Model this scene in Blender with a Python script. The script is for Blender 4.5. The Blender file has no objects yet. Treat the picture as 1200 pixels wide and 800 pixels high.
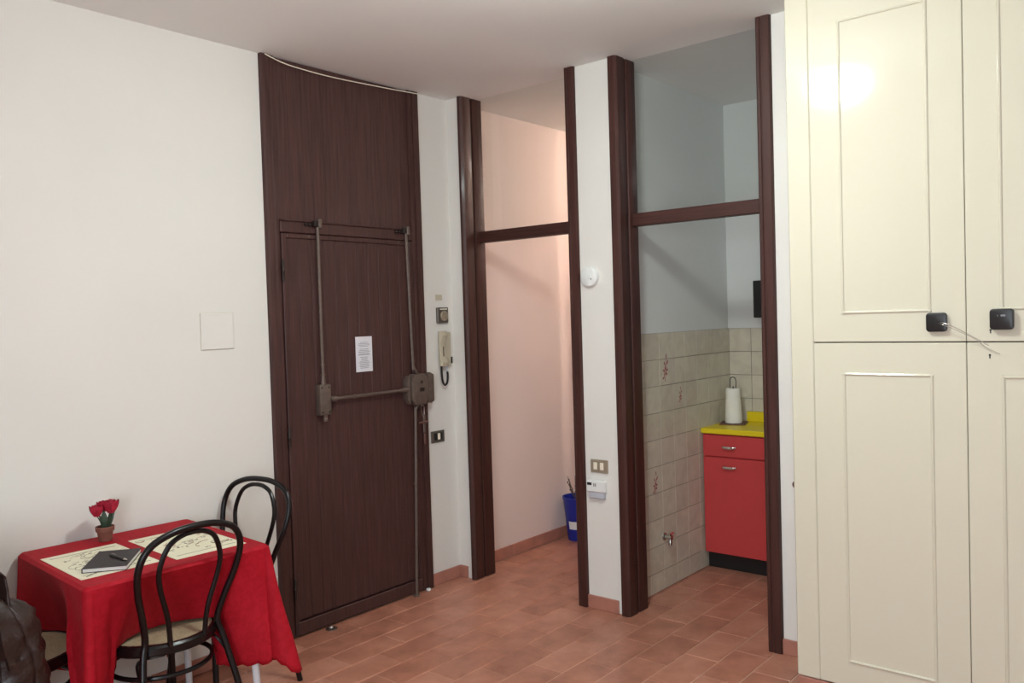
import bpy, bmesh, math, random
from mathutils import Vector, Matrix, noise
random.seed(7)
SC = bpy.context.scene
COL = SC.collection
PI = math.pi

# ---------------------------------------------------------------- camera
YAW, PITCH, ROLL, FPX = 0.696362, -0.0296618, -0.0306231, 979.257
d = Vector((math.cos(YAW)*math.cos(PITCH), math.sin(YAW)*math.cos(PITCH), math.sin(PITCH)))
r = Vector((math.sin(YAW), -math.cos(YAW), 0)); u = r.cross(d)
r2 = math.cos(ROLL)*r + math.sin(ROLL)*u
u2 = -math.sin(ROLL)*r + math.cos(ROLL)*u
cam = bpy.data.objects.new('camera', bpy.data.cameras.new('camera')); COL.objects.link(cam)
cam.matrix_world = Matrix(((r2.x, u2.x, -d.x, 0), (r2.y, u2.y, -d.y, 0), (r2.z, u2.z, -d.z, 1.58), (0, 0, 0, 1)))
cam.data.sensor_width = 36.0; cam.data.lens = FPX/1200*36; cam.data.clip_start = 0.05
SC.camera = cam
# ---------------------------------------------------------------- world, lights, exposure
world = bpy.data.worlds.new('world'); SC.world = world; world.use_nodes = True
world.node_tree.nodes['Background'].inputs[0].default_value = (0.75, 0.85, 1.0, 1)
world.node_tree.nodes['Background'].inputs[1].default_value = 0.6
SC.view_settings.view_transform = 'Standard'; SC.view_settings.look = 'None'
SC.view_settings.gamma = 1.0; SC.view_settings.use_curve_mapping = False
SC.view_settings.exposure = 1.25
def area_light(name, loc, target, sx, sy, power, color):
    l = bpy.data.lights.new(name, 'AREA'); l.shape = 'RECTANGLE'; l.size = sx; l.size_y = sy
    l.energy = power; l.color = color
    o = bpy.data.objects.new(name, l); COL.objects.link(o); o.location = loc
    o.rotation_euler = (Vector(target)-Vector(loc)).to_track_quat('-Z', 'Y').to_euler()
    return o
LAMP = Vector((2.06, 1.52, 2.765))
LAMP_STRENGTH = 66.0
area_light('window_daylight', (-1.52, -0.15, 1.5), (3.0, 0.9, 1.3), 1.5, 1.5, 34, (0.82, 0.91, 1.0))  # added soft bluish fill from behind the camera, not a known window
area_light('kitchen_window_daylight', (4.45, 0.53, 1.7), (4.45, 2.4, 1.3), .8, 1.0, 1.3, (0.80, 0.90, 1.0))  # added cool fill to brighten the kitchen; no window is built there
hall_lamp = bpy.data.lights.new('side_room_lamp', 'POINT'); hall_lamp.energy = 15; hall_lamp.shadow_soft_size = 0.02
hall_lamp.color = (1.0, 0.84, 0.72)
_o = bpy.data.objects.new('side_room_lamp', hall_lamp); COL.objects.link(_o); _o.location = (5.60, 1.90, 2.1)

# ---------------------------------------------------------------- materials
def new_mat(name):
    m = bpy.data.materials.new(name); m.use_nodes = True
    nt = m.node_tree; b = nt.nodes['Principled BSDF']
    return m, nt, b
def lin(c):
    return tuple(((v/255)/12.92 if v/255 <= .04045 else ((v/255+.055)/1.055)**2.4) for v in c) + (1,)
def mat(name, col, rough=.5, metal=0, coat=0, noise_scale=0, noise_amt=0, bump=0, bump_scale=60, stretch=(1, 1, 1), emit=0, spec=None, sheen=0):
    m, nt, b = new_mat(name)
    b.inputs['Roughness'].default_value = rough; b.inputs['Metallic'].default_value = metal
    b.inputs['Coat Weight'].default_value = coat; b.inputs['Coat Roughness'].default_value = .12
    if sheen: b.inputs['Sheen Weight'].default_value = sheen
    if spec is not None: b.inputs['Specular IOR Level'].default_value = spec
    c = lin(col); b.inputs['Base Color'].default_value = c
    if emit:
        b.inputs['Emission Color'].default_value = c; b.inputs['Emission Strength'].default_value = emit
    if noise_amt or bump:
        tc = nt.nodes.new('ShaderNodeTexCoord'); mp = nt.nodes.new('ShaderNodeMapping')
        mp.inputs['Scale'].default_value = stretch
        nt.links.new(tc.outputs['Object'], mp.inputs[0])
    if noise_amt:
        n = nt.nodes.new('ShaderNodeTexNoise'); n.inputs['Scale'].default_value = noise_scale; n.inputs['Detail'].default_value = 4
        nt.links.new(mp.outputs[0], n.inputs['Vector'])
        cr = nt.nodes.new('ShaderNodeValToRGB')
        lo = tuple(v*(1-noise_amt) for v in c[:3])+(1,); hi = tuple(min(1, v*(1+noise_amt)) for v in c[:3])+(1,)
        cr.color_ramp.elements[0].position = .3; cr.color_ramp.elements[1].position = .7
        cr.color_ramp.elements[0].color = lo; cr.color_ramp.elements[1].color = hi
        nt.links.new(n.outputs['Fac'], cr.inputs[0]); nt.links.new(cr.outputs[0], b.inputs['Base Color'])
    if bump:
        n2 = nt.nodes.new('ShaderNodeTexNoise'); n2.inputs['Scale'].default_value = bump_scale; n2.inputs['Detail'].default_value = 3
        nt.links.new(mp.outputs[0], n2.inputs['Vector'])
        bp = nt.nodes.new('ShaderNodeBump'); bp.inputs['Strength'].default_value = bump; bp.inputs['Distance'].default_value = .01
        nt.links.new(n2.outputs['Fac'], bp.inputs['Height']); nt.links.new(bp.outputs[0], b.inputs['Normal'])
    return m
M = {}
M['wall'] = mat('plaster_wall', (222, 218, 212), .75, noise_scale=2.2, noise_amt=.015, bump=.12, bump_scale=9)
M['ceiling'] = mat('plaster_ceiling', (238, 237, 235), .85, noise_scale=1.2, noise_amt=.02, bump=.05, bump_scale=8)
M['pink_wall'] = mat('pink_plaster', (228, 210, 202), .75, noise_scale=2.0, noise_amt=.02, bump=.1, bump_scale=9)
M['kitchen_wall'] = mat('kitchen_plaster', (214, 214, 210), .75, noise_scale=2.0, noise_amt=.02, bump=.1, bump_scale=9)
M['wood'] = mat('dark_mahogany_veneer', (66, 36, 31), .5, coat=.06, spec=.35, noise_scale=14, noise_amt=.28, bump=.06, bump_scale=60, stretch=(6, 6, .25))
M['door_wood'] = mat('dark_door_veneer', (70, 44, 41), .52, coat=.04, spec=.35, noise_scale=16, noise_amt=.30, bump=.08, bump_scale=40, stretch=(5, 5, .22))
M['bar_wood'] = mat('dark_transom_wood', (66, 36, 31), .5, coat=.06, spec=.35, noise_scale=14, noise_amt=.28, bump=.06, bump_scale=60, stretch=(6, .25, 6))
M['dark_gap'] = mat('shadow_gap', (30, 20, 18), .8)
M['iron'] = mat('brown_painted_iron', (104, 90, 82), .45, metal=.35, noise_scale=40, noise_amt=.12)
M['dark_iron'] = mat('dark_iron', (48, 38, 34), .5, metal=.4)
M['steel'] = mat('steel', (190, 186, 180), .25, metal=1)
M['chrome'] = mat('chrome', (225, 222, 218), .12, metal=1)
M['paper'] = mat('paper', (218, 216, 222), .8)
M['print'] = mat('grey_print', (120, 122, 132), .9)
M['white_plastic'] = mat('white_plastic', (226, 226, 224), .4)
M['grey_white'] = mat('pale_grey_plastic', (186, 188, 196), .4)
M['beige_plastic'] = mat('beige_plastic', (190, 180, 158), .45)
M['bronze_plate'] = mat('champagne_switch_plate', (160, 146, 126), .4, metal=.3)
M['grey_plate'] = mat('dark_grey_switch_plate', (96, 88, 80), .4, metal=.3)
M['rocker'] = mat('cream_rocker', (236, 226, 206), .4)
M['black'] = mat('black_plastic', (24, 22, 22), .4)
M['black_lacquer'] = mat('black_lacquer', (15, 10, 12), .3, spec=.35)
M['wardrobe'] = mat('cream_gloss_lacquer', (209, 203, 184), .10, spec=.3, coat=0, bump=.01, bump_scale=14)
M['seam'] = mat('dark_seam', (124, 118, 104), .9)
M['red_cabinet'] = mat('coral_red_laminate', (188, 60, 60), .45)
M['yellow'] = mat('yellow_laminate', (222, 196, 22), .4)
M['kitchen_dark'] = mat('black_hood', (16, 14, 14), .5)
M['blue'] = mat('blue_plastic', (28, 44, 148), .35)
M['terracotta'] = mat('terracotta_pot', (118, 72, 58), .8, noise_scale=30, noise_amt=.15)
M['skirting'] = mat('terracotta_skirting', (172, 116, 100), .5, noise_scale=9, noise_amt=.16)
M['soil'] = mat('soil', (40, 30, 22), .95)
M['petal'] = mat('crimson_petal', (168, 22, 52), .6, noise_scale=40, noise_amt=.25)
M['leaf'] = mat('dark_green_leaf', (48, 62, 46), .5, noise_scale=40, noise_amt=.2)
M['twig'] = mat('dry_twig', (96, 80, 70), .8)
M['leather'] = mat('brown_leather', (44, 29, 25), .42, spec=.4, noise_scale=9, noise_amt=.35, bump=.6, bump_scale=26)
M['notebook'] = mat('charcoal_notebook_cover', (62, 57, 58), .6, spec=.2)
M['pages'] = mat('page_block', (216, 212, 208), .8)
M['white_leg'] = mat('white_painted_metal', (222, 224, 228), .4)
M['grout'] = mat('pale_grout', (196, 162, 142), .9, noise_scale=30, noise_amt=.1)
M['tile_grout'] = mat('kitchen_tile_grout', (140, 128, 114), .9)
M['cotton'] = mat('kitchen_paper', (230, 226, 214), .9, bump=.3, bump_scale=200)
M['red_fob'] = mat('reddish_leather_fob', (96, 60, 52), .5)
M['decal'] = mat('reddish_floral_decal', (150, 92, 88), .7)
M['shade'] = mat('opal_glass_shade', (243, 254, 250), .4, emit=LAMP_STRENGTH)

M['hall_shade'] = mat('warm_opal_shade', (255, 238, 224), .4, emit=27.0)
M['seat'] = mat('woven_seat', (172, 158, 128), .6, noise_scale=140, noise_amt=.25, bump=.3, bump_scale=220)

def tile_mat():
    m, nt, b = new_mat('terracotta_floor_tile')
    tc = nt.nodes.new('ShaderNodeTexCoord'); geo = nt.nodes.new('ShaderNodeNewGeometry'); oi = nt.nodes.new('ShaderNodeObjectInfo')
    n = nt.nodes.new('ShaderNodeTexNoise'); n.inputs['Scale'].default_value = 7; n.inputs['Detail'].default_value = 6; n.inputs['Roughness'].default_value = .65
    nt.links.new(geo.outputs['Position'], n.inputs['Vector'])
    add = nt.nodes.new('ShaderNodeMath'); add.operation = 'ADD'
    nt.links.new(oi.outputs['Random'], add.inputs[0]); nt.links.new(geo.outputs['Random Per Island'], add.inputs[1])
    fr = nt.nodes.new('ShaderNodeMath'); fr.operation = 'FRACT'; nt.links.new(add.outputs[0], fr.inputs[0])
    mx = nt.nodes.new('ShaderNodeMath'); mx.operation = 'MULTIPLY_ADD'
    nt.links.new(fr.outputs[0], mx.inputs[0]); mx.inputs[1].default_value = .26
    sc = nt.nodes.new('ShaderNodeMath'); sc.operation = 'MULTIPLY_ADD'
    nt.links.new(n.outputs['Fac'], sc.inputs[0]); sc.inputs[1].default_value = 1.3; sc.inputs[2].default_value = -.28
    nt.links.new(sc.outputs[0], mx.inputs[2])
    cr = nt.nodes.new('ShaderNodeValToRGB'); e = cr.color_ramp.elements
    e[0].position = .15; e[0].color = lin((142, 90, 72)); e[1].position = .9; e[1].color = lin((194, 138, 116))
    mid = e.new(.5); mid.color = lin((172, 115, 94))
    nt.links.new(mx.outputs[0], cr.inputs[0]); nt.links.new(cr.outputs[0], b.inputs['Base Color'])
    b.inputs['Roughness'].default_value = .42; b.inputs['Coat Weight'].default_value = .1
    bp = nt.nodes.new('ShaderNodeBump'); bp.inputs['Strength'].default_value = .25; bp.inputs['Distance'].default_value = .003
    nt.links.new(n.outputs['Fac'], bp.inputs['Height']); nt.links.new(bp.outputs[0], b.inputs['Normal'])
    return m
M['tile'] = tile_mat()

def wtile_mat():
    m, nt, b = new_mat('beige_marbled_wall_tile')
    geo = nt.nodes.new('ShaderNodeNewGeometry'); oi = nt.nodes.new('ShaderNodeObjectInfo')
    n = nt.nodes.new('ShaderNodeTexNoise'); n.inputs['Scale'].default_value = 9; n.inputs['Detail'].default_value = 6; n.inputs['Distortion'].default_value = 1.2
    nt.links.new(geo.outputs['Position'], n.inputs['Vector'])
    mx = nt.nodes.new('ShaderNodeMath'); mx.operation = 'MULTIPLY_ADD'; mx.inputs[1].default_value = .25
    nt.links.new(oi.outputs['Random'], mx.inputs[0]); nt.links.new(n.outputs['Fac'], mx.inputs[2])
    cr = nt.nodes.new('ShaderNodeValToRGB'); e = cr.color_ramp.elements
    e[0].position = .3; e[0].color = lin((184, 174, 156)); e[1].position = .85; e[1].color = lin((206, 198, 178))
    nt.links.new(mx.outputs[0], cr.inputs[0]); nt.links.new(cr.outputs[0], b.inputs['Base Color'])
    b.inputs['Roughness'].default_value = .45
    return m
M['wtile'] = wtile_mat()

def cloth_mat():
    m, nt, b = new_mat('red_damask_cloth')
    tc = nt.nodes.new('ShaderNodeTexCoord')
    n = nt.nodes.new('ShaderNodeTexNoise'); n.inputs['Scale'].default_value = 22; n.inputs['Detail'].default_value = 5; n.inputs['Distortion'].default_value = 2.2
    nt.links.new(tc.outputs['Object'], n.inputs['Vector'])
    cr = nt.nodes.new('ShaderNodeValToRGB'); e = cr.color_ramp.elements
    e[0].position = .42; e[0].color = lin((154, 10, 27)); e[1].position = .6; e[1].color = lin((164, 16, 34))
    nt.links.new(n.outputs['Fac'], cr.inputs[0]); nt.links.new(cr.outputs[0], b.inputs['Base Color'])
    b.inputs['Roughness'].default_value = .7; b.inputs['Specular IOR Level'].default_value = .2
    return m
M['cloth'] = cloth_mat()

def placemat_mat():
    m, nt, b = new_mat('ivory_placemat')
    b.inputs['Base Color'].default_value = lin((226, 220, 194)); b.inputs['Roughness'].default_value = .6
    return m
M['placemat'] = placemat_mat()
M['ink'] = mat('dark_placemat_ink', (110, 98, 84), .8)
M['ink_red'] = mat('reddish_placemat_ink', (150, 84, 72), .8)

def glass_mat():
    m = bpy.data.materials.new('clear_window_glass'); m.use_nodes = True
    nt = m.node_tree; nt.nodes.clear()
    out = nt.nodes.new('ShaderNodeOutputMaterial'); mixs = nt.nodes.new('ShaderNodeMixShader')
    tr = nt.nodes.new('ShaderNodeBsdfTransparent'); tr.inputs[0].default_value = (.95, .965, .96, 1)
    gl = nt.nodes.new('ShaderNodeBsdfGlossy'); gl.inputs['Roughness'].default_value = .03
    fr = nt.nodes.new('ShaderNodeFresnel'); fr.inputs[0].default_value = 1.5
    geo = nt.nodes.new('ShaderNodeNewGeometry'); inv = nt.nodes.new('ShaderNodeMath'); inv.operation = 'SUBTRACT'; inv.inputs[0].default_value = 1
    nt.links.new(geo.outputs['Backfacing'], inv.inputs[1]); mu = nt.nodes.new('ShaderNodeMath'); mu.operation = 'MULTIPLY'
    nt.links.new(inv.outputs[0], mu.inputs[0]); nt.links.new(fr.outputs[0], mu.inputs[1]); nt.links.new(mu.outputs[0], mixs.inputs[0]); nt.links.new(tr.outputs[0], mixs.inputs[1]); nt.links.new(gl.outputs[0], mixs.inputs[2])
    nt.links.new(mixs.outputs[0], out.inputs[0])
    return m
M['glass'] = glass_mat()

# ---------------------------------------------------------------- helpers
ORG = {}
def org(o): return ORG.get(o.name, Vector((0, 0, 0))) if o else Vector((0, 0, 0))
def prop(o, label=None, cat=None, group=None, kind=None):
    if label: o['label'] = label
    if cat: o['category'] = cat
    if group: o['group'] = group
    if kind: o['kind'] = kind
    return o
def thing(name, loc, label, cat, rz=0, group=None, local=False):
    o = bpy.data.objects.new(name, None); COL.objects.link(o); o.location = loc; o.rotation_euler = (0, 0, rz)
    o.empty_display_size = .05
    ORG[o.name] = Vector((0, 0, 0)) if local else Vector(loc)
    return prop(o, label, cat, group)
def struct(name, loc=(0, 0, 0), label=None, empty=True):
    o = bpy.data.objects.new(name, None); COL.objects.link(o); o.location = loc; ORG[o.name] = Vector(loc)
    return prop(o, label, kind='structure')
class MB:
    """collects shapes given in world coordinates (or local ones when the parent is local)"""
    def __init__(self): self.bm = bmesh.new()
    def _merge(self, b2):
        me = bpy.data.meshes.new('t'); b2.to_mesh(me); b2.free(); self.bm.from_mesh(me); bpy.data.meshes.remove(me)
    def box(self, lo, hi, bev=0, seg=1, rot=None, piv=None):
        b = bmesh.new(); bmesh.ops.create_cube(b, size=1)
        lo, hi = Vector(lo), Vector(hi); c = (lo+hi)/2; s = hi-lo
        bmesh.ops.transform(b, matrix=Matrix.Translation(c) @ Matrix.Diagonal((*s, 1)), verts=b.verts)
        if bev: bmesh.ops.bevel(b, geom=b.edges[:], offset=min(bev, min(s)*.49), segments=seg, affect='EDGES', profile=.5)
        if rot is not None:
            p = Vector(piv) if piv is not None else c
            bmesh.ops.transform(b, matrix=Matrix.Translation(p) @ rot.to_4x4() @ Matrix.Translation(-p), verts=b.verts)
        self._merge(b); return self
    def prism(self, pts, axis, a, b_, bev=0, seg=2):
        """polygon pts in the plane normal to axis, extruded from a to b_"""
        b = bmesh.new()
        def mk(p, t):
            return Vector((t, p[0], p[1])) if axis == 0 else Vector((p[0], t, p[1])) if axis == 1 else Vector((p[0], p[1], t))
        v0 = [b.verts.new(mk(p, a)) for p in pts]; v1 = [b.verts.new(mk(p, b_)) for p in pts]
        f0 = b.faces.new(v0); f1 = b.faces.new(v1[::-1]); n = len(pts)
        for i in range(n): b.faces.new((v0[i], v1[i], v1[(i+1) % n], v0[(i+1) % n]))
        bmesh.ops.recalc_face_normals(b, faces=b.faces[:])
        if bev:
            es = [e for e in b.edges if (e.verts[0] in v0 and e.verts[1] in v0) or (e.verts[0] in v1 and e.verts[1] in v1)]
            bmesh.ops.bevel(b, geom=es, offset=bev, segments=seg, affect='EDGES', profile=.5)
        self._merge(b); return self
    def lathe(self, prof, center=(0, 0, 0), axis='Z', n=24, sx=1, sy=1):
        """prof: list of (radius, height)"""
        b = bmesh.new(); rings = []
        for rad, h in prof:
            if rad < 1e-6: rings.append([b.verts.new((0, 0, h))])
            else: rings.append([b.verts.new((rad*sx*math.cos(2*PI*i/n), rad*sy*math.sin(2*PI*i/n), h)) for i in range(n)])
        for A, B in zip(rings, rings[1:]):
            for i in range(n):
                j = (i+1) % n
                if len(A) == 1 and len(B) == 1: continue
                if len(A) == 1: b.faces.new((A[0], B[i], B[j]))
                elif len(B) == 1: b.faces.new((A[i], B[0], A[j]))
                else: b.faces.new((A[i], B[i], B[j], A[j]))
        bmesh.ops.recalc_face_normals(b, faces=b.faces[:])
        R = {'Z': Matrix.Identity(4), 'X': Matrix.Rotation(PI/2, 4, 'Y'), '-X': Matrix.Rotation(-PI/2, 4, 'Y'), '-Y': Matrix.Rotation(PI/2, 4, 'X')}[axis]
        bmesh.ops.transform(b, matrix=Matrix.Translation(center) @ R, verts=b.verts)
        self._merge(b); return self
    def tube(self, pts, rad, n=10, closed=False, smooth=0, caps=True):
        pts = [Vector(p) for p in pts]
        if smooth:
            out = []; m = len(pts)
            rng = range(m) if closed else range(m-1)
            for i in rng:
                p0 = pts[(i-1) % m] if closed or i > 0 else pts[0]; p1 = pts[i]; p2 = pts[(i+1) % m]
                p3 = pts[(i+2) % m] if closed or i+2 < m else pts[-1]
                for k in range(smooth):
                    t = k/smooth
                    out.append(.5*((2*p1)+(-p0+p2)*t+(2*p0-5*p1+4*p2-p3)*t*t+(-p0+3*p1-3*p2+p3)*t**3))
            if not closed: out.append(pts[-1])
            pts = out
        b = bmesh.new(); m = len(pts); rings = []
        tprev = None; nrm = None
        for i, p in enumerate(pts):
            if closed: t = (pts[(i+1) % m]-pts[i-1]).normalized()
            else: t = (pts[min(i+1, m-1)]-pts[max(i-1, 0)]).normalized()
            if nrm is None:
                a = Vector((0, 0, 1)) if abs(t.z) < .8 else Vector((1, 0, 0))
                nrm = t.cross(a).normalized()
            else:
                q = tprev.rotation_difference(t); nrm = (q @ nrm); nrm = (nrm-t*nrm.dot(t)).normalized()
            tprev = t; bn = t.cross(nrm)
            rr = rad(i/(m-1)) if callable(rad) else rad
            rings.append([b.verts.new(p+rr*(math.cos(2*PI*k/n)*nrm+math.sin(2*PI*k/n)*bn)) for k in range(n)])
        last = m if closed else m-1
        for i in range(last):
            A, B = rings[i], rings[(i+1) % m]
            if closed and i == m-1:   # match the twist where the loop closes
                k0 = min(range(n), key=lambda k: (A[0].co-B[k].co).length); B = B[k0:]+B[:k0]
            for k in range(n):
                b.faces.new((A[k], A[(k+1) % n], B[(k+1) % n], B[k]))
        if not closed and caps:
            b.faces.new(rings[0]); b.faces.new(rings[-1][::-1])
        bmesh.ops.recalc_face_normals(b, faces=b.faces[:])
        self._merge(b); return self
    def ell(self, c, rx, ry, rz, n=12):
        b = bmesh.new(); bmesh.ops.create_uvsphere(b, u_segments=n*2, v_segments=n, radius=1)
        bmesh.ops.transform(b, matrix=Matrix.Translation(c) @ Matrix.Diagonal((rx, ry, rz, 1)), verts=b.verts)
        self._merge(b); return self
    def build(self, name, m, parent=None, smooth=True, **k):
        o_ = org(parent)
        if parent is None and 'origin' in k: o_ = Vector(k.pop('origin'))
        k.pop('origin', None)
        bmesh.ops.translate(self.bm, vec=-o_, verts=self.bm.verts)
        me = bpy.data.meshes.new(name); self.bm.to_mesh(me); self.bm.free()
        me.materials.append(m)
        if smooth:
            me.shade_smooth()
            try: me.set_sharp_from_angle(angle=math.radians(35))
            except Exception: pass
        o = bpy.data.objects.new(name, me); COL.objects.link(o)
        if parent: o.parent = parent
        else: o.location = o_
        ORG[o.name] = o_
        return prop(o, **k)
def B(lo, hi, bev=0, **k): return MB().box(lo, hi, bev, **k)
def copy_tree(o, parent=None):
    c = o.copy(); COL.objects.link(c)
    if parent: c.parent = parent
    ORG[c.name] = ORG.get(o.name, Vector((0, 0, 0)))
    for ch in list(o.children): copy_tree(ch, c)
    return c

YW, XW, XB, CH = 3.54, 3.675, 3.84, 2.895       # left wall face, partition face, partition back, ceiling height
# ---------------------------------------------------------------- shell
B((-1.75, -1.75, -.12), (6.3, 3.7, -.0035)).build('floor', M['grout'], smooth=False, kind='structure', label='terracotta tiled floor in running bond')
floor = bpy.data.objects['floor']; ORG['floor'] = Vector((0, 0, 0))
B((-1.75, -1.75, CH), (6.3, 3.7, CH+.1)).build('ceiling', M['ceiling'], smooth=False, kind='structure')
B((-1.75, YW, 0), (2.377, YW+.16, CH)).build('wall_left', M['wall'], smooth=False, kind='structure', label='long off-white plaster wall behind the table')
B((3.423, YW, 0), (XW, YW+.16, CH)).build('wall_left_corner', M['wall'], smooth=False, kind='structure', label='narrow wall strip between entrance door and corner')
B((2.377, YW+.06, 0), (3.423, YW+.16, CH)).build('wall_behind_door', M['dark_gap'], smooth=False, kind='structure')
B((XW, 3.428, 0), (XB, YW+.16, CH)).build('wall_corner_stub', M['wall'], smooth=False, kind='structure')
B((XW, 2.36, 0), (XB, 2.588, CH), .004).build('wall_pillar', M['wall'], smooth=True, kind='structure', label='white pillar between the hallway and kitchen openings')
B((XW, -1.6, 0), (XB, 1.514, CH)).build('wall_right', M['wall'], smooth=False, kind='structure')
B((XB, 3.552, 0), (6.2, 3.7, CH)).build('wall_hallway', M['pink_wall'], smooth=False, kind='structure', label='pinkish hallway wall')
B((5.75, 2.56, 0), (5.9, 3.552, CH)).build('wall_hallway_end', M['pink_wall'], smooth=False, kind='structure')
B((XB, 2.405, 0), (5.15, 2.56, CH)).build('wall_kitchen_left', M['kitchen_wall'], smooth=False, kind='structure', label='kitchen side wall, tiled below')
B((5.15, 2.46, 0), (5.275, 2.56, CH)).build('wall_side_room', M['pink_wall'], smooth=False, kind='structure')  # unseen; gap to the next piece sized to cast the hallway light strip
B((5.355, 2.46, 0), (5.9, 2.56, CH)).build('wall_side_room_far', M['pink_wall'], smooth=False, kind='structure')
B((5.07, .5, 0), (5.15, 2.405, CH)).build('wall_kitchen_back', M['kitchen_wall'], smooth=False, kind='structure', label='kitchen back wall, tiled below')
B((XB, .42, 0), (5.15, .5, CH)).build('wall_kitchen_right', M['kitchen_wall'], smooth=False, kind='structure')
B((6.0, .5, 0), (6.1, 2.56, CH)).build('wall_side_room_end', M['pink_wall'], smooth=False, kind='structure')
B((-1.7, -1.7, 0), (XB, -1.6, CH)).build('wall_front', M['wall'], smooth=False, kind='structure')
wb = MB()
wb.box((-1.7, -1.6, 0), (-1.6, 3.54, .75)); wb.box((-1.7, -1.6, 2.25), (-1.6, 3.54, CH))
wb.box((-1.7, -1.6, .75), (-1.6, -.9, 2.25)); wb.box((-1.7, .6, .75), (-1.6, 3.54, 2.25))  # opening added for the fill light behind the camera
wb.build('wall_back', M['wall'], smooth=False, kind='structure')

# ---------------------------------------------------------------- floor tiles
def proj(P):
    q = Vector(P)-Vector((0, 0, 1.58)); z = q.dot(d)
    if z < .2: return None
    return 600+FPX*q.dot(r2)/z, 400-FPX*q.dot(u2)/z
PIT, LEN, JT = .1665, .3335, .0045
def tile_mesh(sx, sy, name='tile'):
    b = MB(); b.box((-sx/2, -sy/2, -.012), (sx/2, sy/2, 0))
    # soft upper edge
    es = [e for e in b.bm.edges if all(abs(v.co.z) < 1e-6 for v in e.verts)]
    bmesh.ops.bevel(b.bm, geom=es, offset=.0025, segments=1, affect='EDGES')
    me = bpy.data.meshes.new(name); b.bm.to_mesh(me); b.bm.free(); me.materials.append(M['tile']); return me
full = tile_mesh(LEN-JT, PIT-JT)
rest = MB(); cnt = 0
tiles = []
for k in range(-1, 31):
    y1 = 3.3715-PIT*(k-1); y0 = y1-PIT
    off = 2.58 if k % 2 == 1 else 2.747
    y1c = min(y1, 3.55)
    if y1c-y0 < .03: continue
    for i in range(-13, 11):
        x0 = off+i*LEN; x1 = x0+LEN
        if x1 < -1.6 or x0 > 5.7: continue
        c = ((x0+x1)/2, (y0+y1c)/2)
        vis = False
        for px, py in ((x0, y0), (x1, y0), (x0, y1c), (x1, y1c), c):
            p = proj((px, py, 0))
            if p and -10 < p[0] < 1210 and p[1] < 812: vis = True
        if c[0] > XB and c[1] < 2.405 and c[0] > 4.75: vis = False
        if c[0] > 5.2 or (c[0] > 3.3 and c[1] < 1.25): vis = False
        tiles.append((vis, x0, x1, y0, y1c, c))
for vis, x0, x1, y0, y1, c in tiles:
    if vis and cnt < 300:
        same = abs((y1-y0)-PIT) < 1e-4
        o = bpy.data.objects.new('tile', full if same else tile_mesh(LEN-JT, y1-y0-JT))
        COL.objects.link(o); o.parent = floor; o.location = (c[0]+random.uniform(-.0006, .0006), c[1], random.uniform(-.0006, .0003)); cnt += 1
    else:
        rest.box((x0+JT/2, y0+JT/2, -.012), (x1-JT/2, y1-JT/2, 0))
rest.build('tile', M['tile'], floor, smooth=False, kind='stuff')
print('floor tiles', cnt, len(tiles))

# ---------------------------------------------------------------- skirting (terracotta tile pieces)
def skirting(name, pieces, label=None):
    s = struct(name, label=label)
    for lo, hi in pieces: B(lo, hi, .003).build('skirting_tile', M['skirting'], s)
H = .072
skirting('baseboard_left', [((x, YW-.01, 0), (x+.329, YW, H)) for x in (-1.28, -.947, -.614, -.281, .052, .385, .718, 1.051, 1.384, 1.717, 2.046)] , 'terracotta skirting along the wall behind the table')
skirting('baseboard_corner', [((3.425, YW-.01, 0), (XW-.012, YW, H)), ((XW-.01, 3.47, 0), (XW, YW, H))], 'terracotta skirting in the corner beside the entrance door')
skirting('baseboard_hallway', [((XB+.004+i*.333, 3.542, 0), (XB+.333+i*.333, 3.552, H+.006)) for i in range(5)], 'terracotta skirting along the pink hallway wall')
skirting('baseboard_pillar', [((XW-.01, 2.39, 0), (XW, 2.59, H))], 'terracotta skirting at the foot of the pillar')
skirting('baseboard_right', [((XW-.01, 1.31, 0), (XW, 1.512, H))], 'short terracotta skirting left of the wardrobe')
skirting('baseboard_wardrobe', [((3.332, .98, 0), (3.342, 1.306, H)), ((3.332, .65, 0), (3.342, .977, H)), ((3.332, .32, 0), (3.342, .647, H))], 'terracotta skirting under the wardrobe')

# ---------------------------------------------------------------- entrance door
dr = struct('door_1', (2.9, YW, 0), 'tall dark brown wooden entrance door with rim lock and locking rods')
FY = 3.513
fr = MB()
fr.prism([(2.379, 0), (2.379, CH), (2.421, CH), (2.421, 0)], 1, FY+.004, YW+.04, .004)
fr.prism([(2.423, 0), (2.423, CH), (2.454, CH), (2.454, 0)], 1, FY+.012, YW+.04, .003)
fr.prism([(3.346, 0), (3.346, CH), (3.378, CH), (3.378, 0)], 1, FY+.010, YW+.04, .003)
fr.prism([(3.380, 0), (3.380, CH), (3.421, CH), (3.421, 0)], 1, FY+.002, YW+.04, .004)
fr.build('frame', M['door_wood'], dr)
B((2.454, FY+.004, 2.033), (3.346, YW+.03, 2.09), .004).build('middle_rail', M['door_wood'], dr)
B((2.454, FY-.002, 2.09), (3.346, FY+.02, 2.098), .002).build('rail_moulding', M['door_wood'], dr)
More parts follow.
